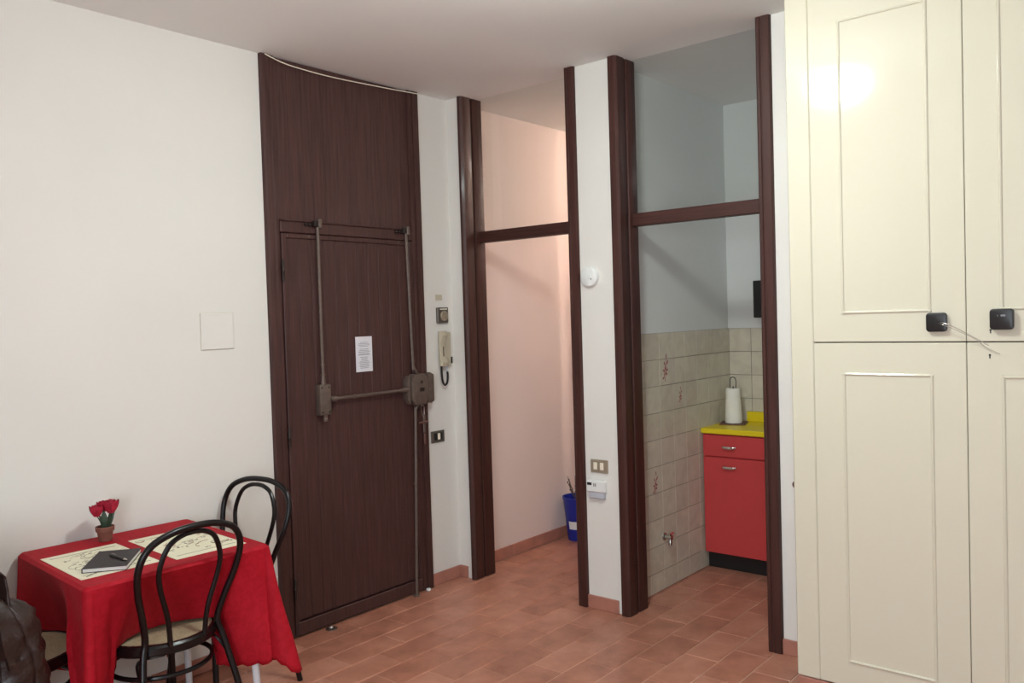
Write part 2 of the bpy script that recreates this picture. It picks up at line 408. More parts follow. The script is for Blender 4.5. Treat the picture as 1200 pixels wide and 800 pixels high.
# planks of the fixed upper panel and of the leaf: parts sharing a mesh
def planks(parent, x0, x1, n, z0, z1, y, name='plank'):
    w = (x1-x0)/n
    for i in range(n):
        lo = (x0+i*w+.0008, y+random.uniform(-.0008, .0008), z0); hi = (x0+(i+1)*w-.0008, YW+.045, z1)
        B(lo, hi, .0012).build(name, M['door_wood'], parent)
planks(dr, 2.456, 3.344, 12, 2.099, CH-.003, FY+.022)
leaf = B((2.457, YW+.0, .008), (3.343, YW+.05, 2.031)).build('leaf', M['door_wood'], dr)
planks(leaf, 2.487, 3.313, 11, .085, 2.005, FY+.014)
lf = MB()
lf.box((2.459, FY+.006, .01), (2.486, YW, 2.03), .003); lf.box((3.314, FY+.006, .01), (3.341, YW, 2.03), .003)
lf.box((2.486, FY+.007, 2.006), (3.314, YW, 2.03), .003)
lf.build('leaf_border', M['door_wood'], leaf)
B((2.470, FY+.001, .012), (3.330, FY+.012, .078), .004).build('kick_board', M['door_wood'], leaf)
for z in (1.84, 1.01, .25):
    h = MB().lathe([(.0, -.05), (.007, -.05), (.008, -.045), (.008, -.002), (.009, 0), (.008, .002), (.008, .045), (.007, .05), (.004, .056), (0, .06)], (2.456, FY-.001, z), n=10)
    h.build('hinge', M['dark_iron'], dr)

# locking bars and lock: moves with the leaf
ry = FY-.022
lk = MB()
pts = [(3.262, 1.12), (3.262, 1.235), (3.285, 1.268), (3.365, 1.268), (3.388, 1.235), (3.388, 1.12), (3.365, 1.092), (3.285, 1.092)]
lk.prism(pts, 1, FY-.045, FY+.014, .008)
lock = lk.build('rim_lock', M['iron'], leaf)
MB().prism([(3.392, 1.10), (3.392, 1.262), (3.41, 1.272), (3.436, 1.26), (3.436, 1.105), (3.41, 1.094)], 1, FY-.042, FY+.004, .007).build('lock_keeper', M['iron'], dr)
MB().prism([(3.238, 1.125), (3.238, 1.235), (3.256, 1.262), (3.262, 1.262), (3.262, 1.1), (3.256, 1.098)], 1, FY-.03, FY+.014, .006).build('lock_side', M['iron'], leaf)
B((3.315, FY-.047, 1.168), (3.35, FY-.044, 1.19), .001).build('lock_badge', M['dark_iron'], leaf)
MB().prism([(3.322, 1.215), (3.332, 1.235), (3.342, 1.215)], 1, FY-.047, FY-.044).build('lock_emblem', M['dark_iron'], leaf)
gb = MB(); gb.box((2.628, FY-.032, 1.105), (2.698, FY+.014, 1.262), .005, 2)
gb.build('gear_box', M['iron'], leaf)
s = MB()
for x in (2.64, 2.686):
    for z in (1.12, 1.247): s.lathe([(0, .0), (.005, 0), (.004, .002), (0, .003)], (x, FY-.032, z), '-Y', 8)
s.build('screws', M['dark_iron'], leaf)
MB().lathe([(.0, 0), (.012, .002), (.014, .012), (.009, .02), (.011, .034), (0, .036)], (2.663, ry, 1.07), n=12).build('box_foot', M['iron'], leaf)
hb = MB().tube([(2.698, ry, 1.183), (3.24, ry, 1.185)], .0085, 10)
hb.lathe([(.015, 0), (.015, .03), (.009, .05)], (2.698, ry, 1.183), 'X', 12); hb.lathe([(.009, -.06), (.014, -.03), (.014, 0)], (3.24, ry, 1.185), 'X', 12)
hb.lathe([(.0105, -.004), (.0105, .004)], (2.86, ry, 1.184), 'X', 12)
hb.build('horizontal_rod', M['iron'], leaf)
lr = MB().tube([(2.657, ry, 1.26), (2.657, ry, 2.065)], .008, 10)
lr.lathe([(.013, 0), (.009, .045), (.012, .05), (.009, .055)], (2.657, ry, 1.262), n=12); lr.lathe([(.0105, 0), (.0105, .008)], (2.657, ry, 1.36), n=12)
lr.build('left_rod', M['iron'], leaf)
rr = MB().tube([(3.322, ry, 1.262), (3.31, ry, 1.285), (3.290, ry, 1.315), (3.287, ry, 1.36), (3.268, ry, 2.065)], .008, 10, smooth=5)
rr.lathe([(.0105, 0), (.0105, .008)], (3.288, ry, 1.34), n=12)
rr.build('right_rod', M['iron'], leaf)
lo = MB().tube([(3.318, ry, 1.09), (3.306, ry, 1.078), (3.297, ry, 1.055), (3.293, ry, .98), (3.258, ry, .012)], .0085, 10, smooth=5)
lo.lathe([(.0105, 0), (.0105, .008)], (3.276, ry, .64), n=12); lo.lathe([(.02, 0), (.02, .008), (.01, .012)], (3.258, ry, .0), n=12)
lo.build('lower_rod', M['iron'], leaf)
for x in (2.657, 3.268):
    g = MB(); g.box((x-.02, ry-.006, 2.07), (x+.012, FY+.006, 2.098), .002); g.build('bolt_guide', M['dark_iron'], dr)
    g = MB()
    for dx in (-.045, -.022, 0.0): g.lathe([(0, 0), (.009, 0), (.010, .008), (.007, .014), (0, .016)], (x-.012+dx, FY+.004, 2.078), '-Y', 10)
    g.build('guide_screws', M['dark_iron'], dr)
    g = MB(); g.box((x+.002, ry-.012, 2.062), (x+.022, ry+.012, 2.108), .002); g.build('bolt_cup', M['iron'], dr)
    g = MB(); g.lathe([(0, 0), (.008, 0), (.007, .006), (0, .007)], (x-.032, FY+.012, 2.02), '-Y', 10); g.build('screw_head', M['iron'], leaf)
MB().lathe([(.03, 0), (.03, .004), (.02, .009), (.014, .009), (.012, .002), (0, .002)], (2.645, FY-.03, 0), n=18).build('floor_bolt_socket', M['steel'], dr)
MB().box((3.352, FY-.02, 0), (3.375, FY+.0, .014), .003).build('door_stop', M['white_plastic'], dr)

kt = thing('key_bunch', (3.33, FY-.04, 1.0), 'bunch of keys with a reddish fob hanging from the entrance door lock', 'keys')
MB().tube([(3.313, FY-.05, 1.085), (3.325, FY-.055, 1.09), (3.338, FY-.05, 1.07), (3.335, FY-.048, 1.0), (3.32, FY-.05, 1.05)], .0025, 6, closed=True, smooth=5).build('key_ring', M['steel'], kt)
B((3.328, FY-.052, .93), (3.346, FY-.046, 1.04), .003).build('key', M['iron'], kt)
B((3.295, FY-.058, .985), (3.365, FY-.046, .998), .003).build('clasp', M['red_fob'], kt)
B((3.330, FY-.054, .865), (3.344, FY-.044, .925), .003).build('fob', M['red_fob'], kt)

nt_ = thing('paper_notice', (2.955, FY, 1.4), 'white printed paper notice taped to the entrance door', 'notice')
B((2.902, FY+.008, 1.307), (3.016, FY+.0105, 1.497)).build('sheet', M['paper'], nt_, smooth=False)
pr = MB(); random.seed(3)
for i in range(21):
    z = 1.472-.0073*i
    if i in (0, 5, 11): continue
    w = random.uniform(.02, .042)
    x = 2.959-w
    while x < 2.959+w:
        L = random.uniform(.004, .011); pr.box((x, FY+.0072, z), (min(x+L, 2.959+w), FY+.0082, z+.0026)); x += L+.002
pr.box((2.916, FY+.0072, 1.397), (3.002, FY+.0082, 1.3985))
pr.build('printed_text', M['print'], nt_, smooth=False)

cb = MB().tube([(2.395, FY-.006, 2.888), (2.45, FY-.006, 2.875), (2.535, FY-.006, 2.862), (2.7, FY-.006, 2.856), (2.854, FY-.006, 2.857), (3.088, FY-.006, 2.866), (3.25, FY-.006, 2.873), (3.42, FY-.004, 2.883)], .0028, 6, smooth=5)
cb.build('white_cable', M['rocker'], kind=None, origin=(2.9, FY, 2.86), label='thin white cable sagging along the top of the entrance door', cat='cable')

# ---------------------------------------------------------------- wooden posts, transoms, glass
def casing(name, y0, y1, label, side):
    """side: +1 when the opening is on the lower-y side of the post (its reveal faces -y)"""
    t = struct(name, (XW, (y0+y1)/2, 0), label)
    if side > 0:      # left post of an opening; reveal at y0
        b = MB(); b.prism([(3.655, y0+.012), (3.655, y1-.006), (3.668, y1), (3.70, y1), (3.70, y0+.028), (3.735, y0+.028), (3.742, y0+.004), (3.735, y0), (3.668, y0)], 2, 0.001, CH)
        b.build('casing', M['wood'], t)
        B((3.750, y0-.004, .001), (3.836, y0+.055, CH), .006, seg=2).build('jamb', M['wood'], t)
        B((3.741, y0+.006, .001), (3.752, y0+.05, CH)).build('groove', M['dark_gap'], t, smooth=False)
    else:             # right post; reveal faces +y and is hidden; front face seen
        b = MB(); b.prism([(3.655, y0+.006), (3.655, y1-.03), (3.659, y1-.027), (3.659, y1-.023), (3.655, y1-.02), (3.655, y1-.008), (3.665, y1), (3.742, y1), (3.742, y1-.03), (3.70, y1-.03), (3.70, y0), (3.668, y0)], 2, .001, CH)
        b.build('casing', M['wood'], t)
        B((3.750, y1-.055, .001), (3.836, y1+.003, CH), .006, seg=2).build('jamb', M['wood'], t)
        B((3.741, y1-.05, .001), (3.752, y1-.006, CH)).build('groove', M['dark_gap'], t, smooth=False)
    return t
casing('trim_1', 3.398, 3.433, 'dark brown post left of the hallway opening', 1)
casing('trim_2', 2.582, 2.646, 'slim dark brown post right of the hallway opening', -1)
casing('trim_3', 2.316, 2.370, 'wide dark brown post left of the kitchen opening', 1)
casing('trim_4', 1.504, 1.574, 'dark brown post right of the kitchen opening beside the wardrobe', -1)
for n, (ya, yb, lab) in enumerate(((2.649, 3.394, 'glazed transom window above the hallway opening'), (1.577, 2.312, 'glazed transom window above the kitchen opening'))):
    w = struct('window_%d' % (n+1), (3.8, (ya+yb)/2, 2.1), lab)
    B((3.775, ya, 2.032), (3.83, yb, 2.098), .003).build('transom_bar', M['bar_wood'], w)
    B((3.797, ya, 2.098), (3.803, yb, CH-.001)).build('pane', M['glass'], w, smooth=False)

# ---------------------------------------------------------------- kitchen
KY = 2.405
TS = .15
def wall_tiles():
    me = {}
    lo_parent = bpy.data.objects['wall_kitchen_left']; bk = bpy.data.objects['wall_kitchen_back']
    def mesh(kind, w, h):
        key = (kind, round(w, 3), round(h, 3))
        if key not in me:
            b = MB()
            if kind == 'L': b.box((-w/2, -.006, -h/2), (w/2, .001, h/2), .0006)
            else: b.box((-.006, -w/2, -h/2), (.001, w/2, h/2), .0006)
            m_ = bpy.data.meshes.new('wall_tile'); b.bm.to_mesh(m_); b.bm.free(); m_.materials.append(M['wtile']); me[key] = m_
        return me[key]
    g = .003
    top = 1.462
    rows = []
    z = top
    while z > .02:
        z0 = max(z-TS, .001); rows.append((z0, z)); z -= TS
    for (z0, z1) in rows:
        x = 5.062
        while x > XB+.01:
            x0 = max(x-TS, XB+.004)
            o = bpy.data.objects.new('wall_tile', mesh('L', x-x0-g, z1-z0-g)); COL.objects.link(o); o.parent = lo_parent
            o.location = ((x+x0)/2, KY-.0025, (z0+z1)/2); x -= TS
        if z1 < .8: continue
        y = KY-.008
        while y > .9:
            o = bpy.data.objects.new('wall_tile', mesh('B', TS-g, z1-z0-g)); COL.objects.link(o); o.parent = bk
            o.location = (5.0675, y-TS/2, (z0+z1)/2); y -= TS
    B((XB+.002, KY-.003, 0), (5.07, KY, top)).build('grout', M['tile_grout'], lo_parent, smooth=False)
    B((5.067, .9, .7), (5.07, KY-.003, top)).build('grout', M['tile_grout'], bk, smooth=False)
wall_tiles()
def motif(x, z, sc, seed, label):
    random.seed(seed); b = MB()
    y = KY-.0085
    def blob(cx, cz, rx, rz, a):
        pts = [(cx+rx*math.cos(t)*math.cos(a)-rz*math.sin(t)*math.sin(a), cz+rx*math.cos(t)*math.sin(a)+rz*math.sin(t)*math.cos(a)) for t in [2*PI*k/8 for k in range(8)]]
        b.prism(pts, 1, y-.0004, y+.001)
    b.tube([(x-.01*sc, y, z-.05*sc), (x, y, z-.01*sc), (x+.004*sc, y, z+.045*sc)], .0014*sc, 5, smooth=4)
    for k in range(5):
        a = 2*PI*k/5+.4; blob(x-.004*sc+.012*sc*math.cos(a), z-.01*sc+.012*sc*math.sin(a), .009*sc, .005*sc, a)
    blob(x+.012*sc, z+.025*sc, .012*sc, .004*sc, .8); blob(x-.010*sc, z+.02*sc, .011*sc, .004*sc, 2.2); blob(x+.003*sc, z+.05*sc, .004*sc, .01*sc, 0)
    blob(x-.02*sc, z-.035*sc, .011*sc, .004*sc, .5)
    b.build('floral_motif', M['decal'], bpy.data.objects['wall_kitchen_left'], smooth=False)
motif(4.235, 1.255, 1.45, 1, ''); motif(4.40, 1.085, .9, 2, ''); motif(4.09, .615, 1.2, 3, '')

kc = thing('kitchen_base_cabinet', (4.86, 1.9, 0), 'coral red kitchen base cabinet with drawer, door and black plinth', 'cabinet')
B((4.668, 1.45, .10), (5.06, 2.39, .832)).build('carcass', M['red_cabinet'], kc, smooth=False)
B((4.70, 1.45, 0), (5.06, 2.39, .10)).build('plinth', M['kitchen_dark'], kc, smooth=False)
kd = B((4.650, 1.985, .697), (4.668, 2.388, .826), .003).build('drawer', M['red_cabinet'], kc)
kdo = B((4.650, 1.985, .104), (4.668, 2.388, .690), .003).build('door', M['red_cabinet'], kc)
kd2 = B((4.650, 1.455, .697), (4.668, 1.980, .826), .003).build('drawer', M['red_cabinet'], kc)
kdo2 = B((4.650, 1.455, .104), (4.668, 1.980, .690), .003).build('door', M['red_cabinet'], kc)
def khandle(y, z, par):
    b = MB(); b.tube([(4.651, y+.042, z), (4.638, y+.036, z), (4.634, y+.018, z-.001), (4.634, y-.018, z-.001), (4.638, y-.036, z), (4.651, y-.042, z)], lambda t: .0065+.004*math.sin(PI*t), 8, smooth=3)
    b.build('handle', M['chrome'], par)
khandle(2.215, .757, kd); khandle(2.215, .636, kdo); khandle(1.72, .757, kd2); khandle(1.72, .636, kdo2)
wt = B((4.635, 1.44, .834), (5.062, 2.395, .866), .004).build('kitchen_worktop', M['yellow'], None, origin=(4.85, 1.9, .85), label='bright yellow worktop on the red kitchen cabinet', cat='worktop')
B((5.035, 1.44, .866), (5.062, 2.275, .93), .003).build('upstand', M['yellow'], wt)
ph = thing('paper_towel_holder', (4.90, 2.30, .866), 'upright paper towel holder with a nearly full white roll on the yellow worktop', 'towel holder')
b = MB(); b.box((4.82, 2.22, .8665), (4.98, 2.38, .873), .002, rot=Matrix.Rotation(.3, 3, 'Z')); b.build('base', M['red_fob'], ph)
b = MB(); b.tube([(4.90, 2.30, .87), (4.90, 2.30, 1.10)], .004, 6); b.tube([(4.90, 2.30+.018, 1.07), (4.90, 2.30+.019, 1.14), (4.90, 2.30+.008, 1.157), (4.90, 2.30-.008, 1.157), (4.90, 2.30-.019, 1.14), (4.90, 2.30-.018, 1.07)], .0028, 6, smooth=4); b.build('wire_handle', M['black'], ph)
MB().lathe([(.018, .0), (.052, 0), (.053, .01), (.051, .06), (.046, .15), (.045, .212), (.042, .216), (.018, .216), (.018, 0)], (4.90, 2.30, .874), n=28).build('paper_roll', M['cotton'], ph)
hd = thing('wall_cabinet_black', (4.98, 1.9, 1.64), 'black box mounted on the kitchen back wall behind the right post', 'kitchen unit')
hd.name = 'black_wall_unit'; ORG[hd.name] = Vector((4.98, 1.9, 1.64))
B((4.95, 1.55, 1.527), (5.065, 2.178, 1.757), .004).build('body', M['kitchen_dark'], hd)
B((4.945, 1.57, 1.537), (4.95, 2.165, 1.747), .002).build('front_panel', M['black'], hd)
vl = thing('water_valve', (4.17, 2.37, .30), 'small chrome water valve on the lower kitchen tiles', 'valve')
b = MB(); b.lathe([(0, 0), (.024, 0), (.022, .006), (.012, .010), (.011, .035), (.014, .036), (.014, .05), (0, .052)], (4.17, KY-.007, .30), '-Y', 16)
b.build('body', M['steel'], vl)
b = MB(); b.lathe([(0, 0), (.010, 0), (.011, .02), (.007, .028), (.007, .05), (0, .05)], (4.17, KY-.045, .255), n=12); b.build('outlet', M['steel'], vl)
b = MB(); b.box((4.148, KY-.06, .315), (4.192, KY-.045, .33), .004); b.build('tap_handle', M['chrome'], vl)

# ---------------------------------------------------------------- hallway bin
hb_ = thing('waste_bin', (4.76, 3.43, 0), 'blue plastic bin with a white sticker in the hallway', 'bin')
b = MB(); b.lathe([(0, 0), (.072, 0), (.076, .01), (.102, .285), (.108, .295), (.108, .305), (.1, .305), (.097, .29), (.07, .015), (0, .012)], (4.765, 3.425, 0), n=32)
b.build('body', M['blue'], hb_)
b = MB()
bm_ = bmesh.new(); q = []
for i in range(7):
    a = math.radians(168+i*8)
    q.append([bm_.verts.new((4.765+rr_*math.cos(a), 3.425+rr_*math.sin(a), z)) for z, rr_ in ((.085, .0845), (.14, .0895))])
for A, C_ in zip(q, q[1:]): bm_.faces.new((A[0], C_[0], C_[1], A[1]))
b._merge(bm_); b.build('sticker', M['white_plastic'], hb_)
tg = thing('dried_stems', (4.765, 3.44, .02), 'thin dried stems standing in the blue hallway bin', 'plant')
random.seed(11)
for i in range(5):
    a = random.uniform(0, 6.28); e = (4.745+.05*math.cos(a), 3.44+.05*math.sin(a), random.uniform(.40, .46))
    b = MB(); b.tube([(4.765, 3.43, .02), (4.76, 3.435, .25), e], .002, 5, smooth=4)
    for k in range(6):
        t = .66+.055*k; c = Vector((4.76, 3.435, .25)).lerp(Vector(e), max(0, (t-.5)*2)); b.ell((c.x+random.uniform(-.01, .01), c.y+random.uniform(-.01, .01), c.z), .006, .004, .009, 4)
    b.build('stem', M['twig'], tg)

# ---------------------------------------------------------------- wardrobe
XC = 3.33
wr = thing('wardrobe', (3.5, .35, 0), 'built-in cream lacquered wardrobe with framed upper and lower doors', 'wardrobe')
B((XC+.022, -.62, .075), (3.673, 1.305, CH-.002)).build('carcass', M['seam'], wr, smooth=False)
B((XC, 1.216, .076), (3.672, 1.308, CH-.002), .004).build('side_stile', M['wardrobe'], wr)
def bead(y0, y1, z0, z1):
    b = MB(); x = XC
    prof = [(-.0, 0), (-.004, .002), (-.006, .006), (-.004, .010), (0, .012)]
    for (A, C_, hor) in (((y0, z0), (y1, z0), 1), ((y0, z1-.012), (y1, z1-.012), 1), ((y0, z0), (y0, z1), 0), ((y1-.012, z0), (y1-.012, z1), 0)):
        if hor: b.prism([(x+p[0]+(.001 if p[0] == 0 else 0), A[1]+p[1]) for p in prof], 1, A[0], C_[0])
        else: b.prism([(x+p[0]+(.001 if p[0] == 0 else 0), A[0]+p[1]) for p in prof], 2, A[1], C_[1])
    return b
def wdoor(y0, y1, z0, z1, py0, py1, pz0, pz1, key=None):
    dd = B((XC, y0, z0), (XC+.02, y1, z1), .0022).build('door', M['wardrobe'], wr)
    bead(py0, py1, pz0, pz1).build('moulding', M['wardrobe'], dd)
    if key:
        b = MB(); b.lathe([(0, 0), (.0035, 0), (.0035, .0015), (0, .0015)], (XC, key[0], key[1]+.004), '-X', 10); b.box((XC-.0015, key[0]-.0018, key[1]-.008), (XC, key[0]+.0018, key[1]+.003))
        b.build('keyhole', M['black'], dd, smooth=False)
wdoor(.6695, 1.2148, 1.442, CH-.01, .782, 1.104, 1.550, 2.685)
wdoor(.6695, 1.2148, .078, 1.4375, .778, 1.104, .176, 1.323)
wdoor(.128, .6672, 1.442, CH-.01, .238, .562, 1.550, 2.685, (.592, 1.478))
wdoor(.128, .6672, .078, 1.4375, .236, .560, .176, 1.323, (.595, 1.39))
wdoor(-.414, .1245, 1.442, CH-.01, -.30, .016, 1.550, 2.685)
wdoor(-.414, .1245, .078, 1.4375, -.30, .016, .176, 1.323)
def rsq(cy, cz, h, rad, n=5):
    pts = []
    for qx, qz, a0 in ((1, 1, 0), (-1, 1, PI/2), (-1, -1, PI), (1, -1, 3*PI/2)):
        for k in range(n+1):
            a = a0+PI/2*k/n; pts.append((cy+qx*(h-rad)+rad*math.cos(a), cz+qz*(h-rad)+rad*math.sin(a)))
    return pts
l1 = thing('cable_lock', (XC-.01, .763, 1.515), 'black square cable lock pad on the left wardrobe door', 'lock')
MB().prism(rsq(.7625, 1.5125, .0345, .012), 0, XC-.020, XC+.0005, .004, 2).build('pad', M['black'], l1)
l2 = thing('combination_lock', (XC-.01, .556, 1.520), 'black square combination lock with number wheels on the right wardrobe door', 'lock')
MB().prism(rsq(.5545, 1.5195, .0365, .012), 0, XC-.026, XC+.0005, .005, 2).build('pad', M['black'], l2)
wh = MB()
def digit(ch, y, z, s_):
    fc = bpy.data.curves.new('t', 'FONT'); fc.body = ch; fc.size = s_; fc.extrude = .0003; fc.align_x = 'CENTER'; fc.align_y = 'CENTER'
    o = bpy.data.objects.new('t', fc); COL.objects.link(o)
    dg = bpy.context.evaluated_depsgraph_get(); me = bpy.data.meshes.new_from_object(o.evaluated_get(dg))
    me.transform(Matrix.Translation((XC-.0265, y, z)) @ Matrix.Rotation(-PI/2, 4, 'Z') @ Matrix.Rotation(PI/2, 4, 'X'))
    bpy.data.objects.remove(o); return me
for ch, y in (('1', .5655), ('0', .554), ('0', .549), ('0', .544)):
    me = digit(ch, y, 1.532, .0085); wh.bm.from_mesh(me); bpy.data.meshes.remove(me)
wh.build('number_wheels', M['grey_white'], l2, smooth=False)
b = MB(); b.tube([(XC-.02, .757, 1.514), (XC-.045, .735, 1.511), (XC-.05, .700, 1.497), (XC-.04, .65, 1.466), (XC-.03, .592, 1.428)], .0014, 6, smooth=6)
b.tube([(XC-.02, .757, 1.511), (XC-.035, .735, 1.503), (XC-.03, .700, 1.486), (XC-.015, .64, 1.452), (XC-.012, .602, 1.420), (XC-.008, .562, 1.398)], .0009, 6, smooth=6)
b.build('steel_wire', M['steel'], l1)
kn = thing('wall_hook', (XW, 1.436, .79), 'small brown wooden knob on the wall strip left of the wardrobe', 'hook')
MB().lathe([(0, 0), (.008, 0), (.008, .01), (.016, .014), (.017, .022), (0, .026)], (XW, 1.425, .79), '-X', 14).build('knob', M['red_fob'], kn)

# ---------------------------------------------------------------- wall fittings
ap = thing('access_plate', (2.1, YW, 1.55), 'square white painted junction cover on the wall left of the entrance door', 'cover plate')
B((2.018, YW-.008, 1.470), (2.184, YW+.001, 1.638), .003).build('plate', M['wall'], ap)
B((2.0165, YW-.002, 1.4685), (2.1855, YW+.001, 1.6395)).build('joint', M['beige_plastic'], ap, smooth=False)  # darker rim that paints the shadow line around the plate
th = thing('dial_thermostat', (3.58, YW, 1.61), 'small square grey dial thermostat above the intercom', 'thermostat')
B((3.533, YW-.018, 1.553), (3.625, YW+.001, 1.648), .004).build('body', M['grey_plate'], th)
MB().lathe([(0, 0), (.031, 0), (.031, .006), (.026, .010), (.014, .010), (.013, .016), (0, .017)], (3.584, YW-.018, 1.598), '-Y', 24).build('dial', M['bronze_plate'], th)
B((3.552, YW-.0195, 1.634), (3.612, YW-.0175, 1.641)).build('scale_strip', M['rocker'], th, smooth=False)
st = B((3.535, YW-.001, 1.69), (3.59, YW+.0005, 1.725)).build('faded_sticker', M['beige_plastic'], None, smooth=False, origin=(3.56, YW, 1.71), label='faded pale sticker on the wall above the dial thermostat', cat='sticker')
ic = thing('intercom', (3.58, YW, 1.40), 'beige wall intercom with handset and black coiled cord', 'intercom')
B((3.56, YW-.028, 1.296), (3.632, YW+.001, 1.50), .006).build('base', M['beige_plastic'], ic)
b = MB(); b.prism([(YW-.045, 1.298), (YW-.055, 1.32), (YW-.038, 1.36), (YW-.038, 1.44), (YW-.055, 1.48), (YW-.045, 1.506), (YW-.02, 1.506), (YW-.02, 1.298)], 0, 3.527, 3.578, .005)
b.build('handset', M['beige_plastic'], ic)
B((3.5475, YW-.0395, 1.345), (3.5535, YW-.036, 1.415)).build('slot', M['dark_iron'], ic, smooth=False)
B((3.622, YW-.03, 1.31), (3.634, YW-.014, 1.35)).build('socket_shadow', M['black'], ic, smooth=False)
b = MB(); b.tube([(3.537, YW-.03, 1.30), (3.538, YW-.03, 1.25), (3.545, YW-.03, 1.205), (3.562, YW-.03, 1.185), (3.582, YW-.03, 1.20), (3.590, YW-.028, 1.24), (3.592, YW-.024, 1.262)], .0065, 8, smooth=6); b.build('coiled_cord', M['black'], ic)
b = MB(); b.tube([(3.592, YW-.024, 1.262), (3.590, YW-.02, 1.30)], .004, 6); b.build('cord_plug', M['grey_white'], ic)
sw = thing('light_switch', (3.51, YW, .88), 'dark grey two-module switch plate beside the entrance door', 'switch')
B((3.457, YW-.009, .845), (3.567, YW+.001, .915), .003).build('plate', M['grey_plate'], sw)
B((3.478, YW-.011, .860), (3.546, YW-.008, .902)).build('inset', M['black'], sw, smooth=False)
B((3.505, YW-.016, .863), (3.525, YW-.010, .900), .002).build('rocker', M['rocker'], sw)
sm = thing('smoke_detector', (XW, 2.516, 1.778), 'round white smoke detector on the pillar', 'detector')
MB().lathe([(0, 0), (.054, 0), (.055, .010), (.050, .022), (.040, .027), (.014, .028), (.013, .031), (0, .031)], (XW, 2.516, 1.778), '-X', 36).build('body', M['white_plastic'], sm)
MB().lathe([(0, 0), (.004, 0), (.003, .002), (0, .003)], (XW-.028, 2.516-.020, 1.765), '-X', 8).build('led', M['grey_plate'], sm)
s2 = thing('light_switch_pillar', (XW, 2.49, .775), 'champagne switch plate with two cream rockers on the pillar', 'switch')
s2.name = 'light_switch'; ORG[s2.name] = Vector((XW, 2.49, .775))
B((XW-.009, 2.437, .738), (XW+.001, 2.546, .808), .003).build('plate', M['bronze_plate'], s2)
for y in (2.513, 2.472): B((XW-.014, y-.011, .754), (XW-.008, y+.011, .793), .002).build('rocker', M['rocker'], s2)
tt = thing('digital_thermostat', (XW, 2.505, .65), 'white digital thermostat with small dark display under the pillar switch', 'thermostat')
B((XW-.030, 2.447, .636), (XW+.001, 2.562, .698), .005).build('body', M['white_plastic'], tt)
b = MB(); b.prism([(XW-.024, .638), (XW-.024, .606), (XW-.016, .600), (XW, .600), (XW, .638)], 1, 2.456, 2.552, .003); b.build('lower_cover', M['grey_white'], tt)
B((XW-.0315, 2.527, .673), (XW-.0295, 2.555, .687)).build('display', M['black'], tt, smooth=False)
for y in (2.512, 2.502): B((XW-.0315, y-.002, .668), (XW-.0295, y+.002, .684)).build('button', M['grey_plate'], tt, smooth=False)

# ceiling lamp of the room (its reflection shows on the wardrobe)
lp = thing('ceiling_lamp', (LAMP.x, LAMP.y, CH), 'round opal glass ceiling lamp in the middle of the room', 'lamp')
MB().lathe([(0, -.072), (.131, -.072), (.131, -.064), (.02, -.055), (.015, -.01), (.06, 0), (.065, .03), (0, .03)], (LAMP.x, LAMP.y, CH-.03), n=32).build('base', M['white_plastic'], lp)
MB().lathe([(.132, 0), (.142, -.02), (.138, -.05), (.116, -.08), (.07, -.103), (.03, -.110), (0, -.111)], (LAMP.x, LAMP.y, CH-.10), n=36).build('shade', M['shade'], lp)

hl = thing('hallway_lamp', (5.58, 2.85, CH), 'small round opal ceiling lamp at the far end of the hallway', 'lamp')
MB().lathe([(0, 0), (.11, 0), (.112, .02), (0, .02)], (5.58, 2.85, CH-.02), n=24).build('base', M['white_plastic'], hl)
MB().lathe([(.11, 0), (.12, -.02), (.11, -.06), (.07, -.095), (0, -.11)], (5.58, 2.85, CH-.02), n=28).build('shade', M['hall_shade'], hl)

# ---------------------------------------------------------------- chairs
def make_chair(name, loc, rz, label, seat_front_label=None):
    t = thing(name, loc, label, 'chair', rz, 'black bentwood chairs around the table', local=True)
    MB().tube([(-.215, -.245, 0), (-.19, -.21, .22), (-.158, -.165, .42), (-.142, -.155, .49), (-.158, -.175, .57), (-.19, -.21, .68), (-.198, -.235, .77), (-.165, -.25, .838), (-.09, -.258, .872), (0, -.26, .881), (.09, -.258, .872), (.165, -.25, .838), (.198, -.235, .77), (.19, -.21, .68), (.158, -.175, .57), (.142, -.155, .49), (.158, -.165, .42), (.19, -.21, .22), (.215, -.245, 0)], .0122, 12, smooth=6).build('back_hoop', M['black_lacquer'], t)
    MB().tube([(-.066, -.186, .452), (-.078, -.196, .56), (-.112, -.214, .68), (-.118, -.226, .75), (-.092, -.238, .82), (-.05, -.243, .850), (0, -.245, .858), (.05, -.243, .850), (.092, -.238, .82), (.118, -.226, .75), (.112, -.214, .68), (.078, -.196, .56), (.066, -.186, .452)], .0095, 10, smooth=6).build('inner_hoop', M['black_lacquer'], t)
    MB().lathe([(.17, .432), (.198, .432), (.205, .44), (.205, .462), (.198, .470), (.185, .471), (.182, .466), (.17, .462), (.17, .432)], n=40).build('seat_rim', M['black_lacquer'], t)
    MB().lathe([(0, .462), (.12, .463), (.184, .468), (.184, .455), (0, .450)], n=40).build('seat', M['seat'], t)
    for sx in (-1, 1):
        MB().tube([(sx*.115, .13, .44), (sx*.125, .14, .25), (sx*.15, .165, 0)], lambda q: .0145-.003*q, 10, smooth=5).build('leg', M['black_lacquer'], t)
    pts = [(.178*math.cos(a), .178*math.sin(a)-.005, .35) for a in [2*PI*k/16 for k in range(16)]]
    MB().tube(pts, .009, 8, closed=True, smooth=3).build('leg_ring', M['black_lacquer'], t)
    for sx in (-1, 1):
        MB().tube([(sx*.17, -.17, .36), (sx*.15, -.12, .415), (sx*.08, -.17, .432)], .006, 6, smooth=5).build('brace', M['black_lacquer'], t)
    return t
chA = make_chair('dining_chair', (1.495, 2.998, 0), math.radians(3), 'black bentwood chair nearest the camera, pushed in at the front of the red table')
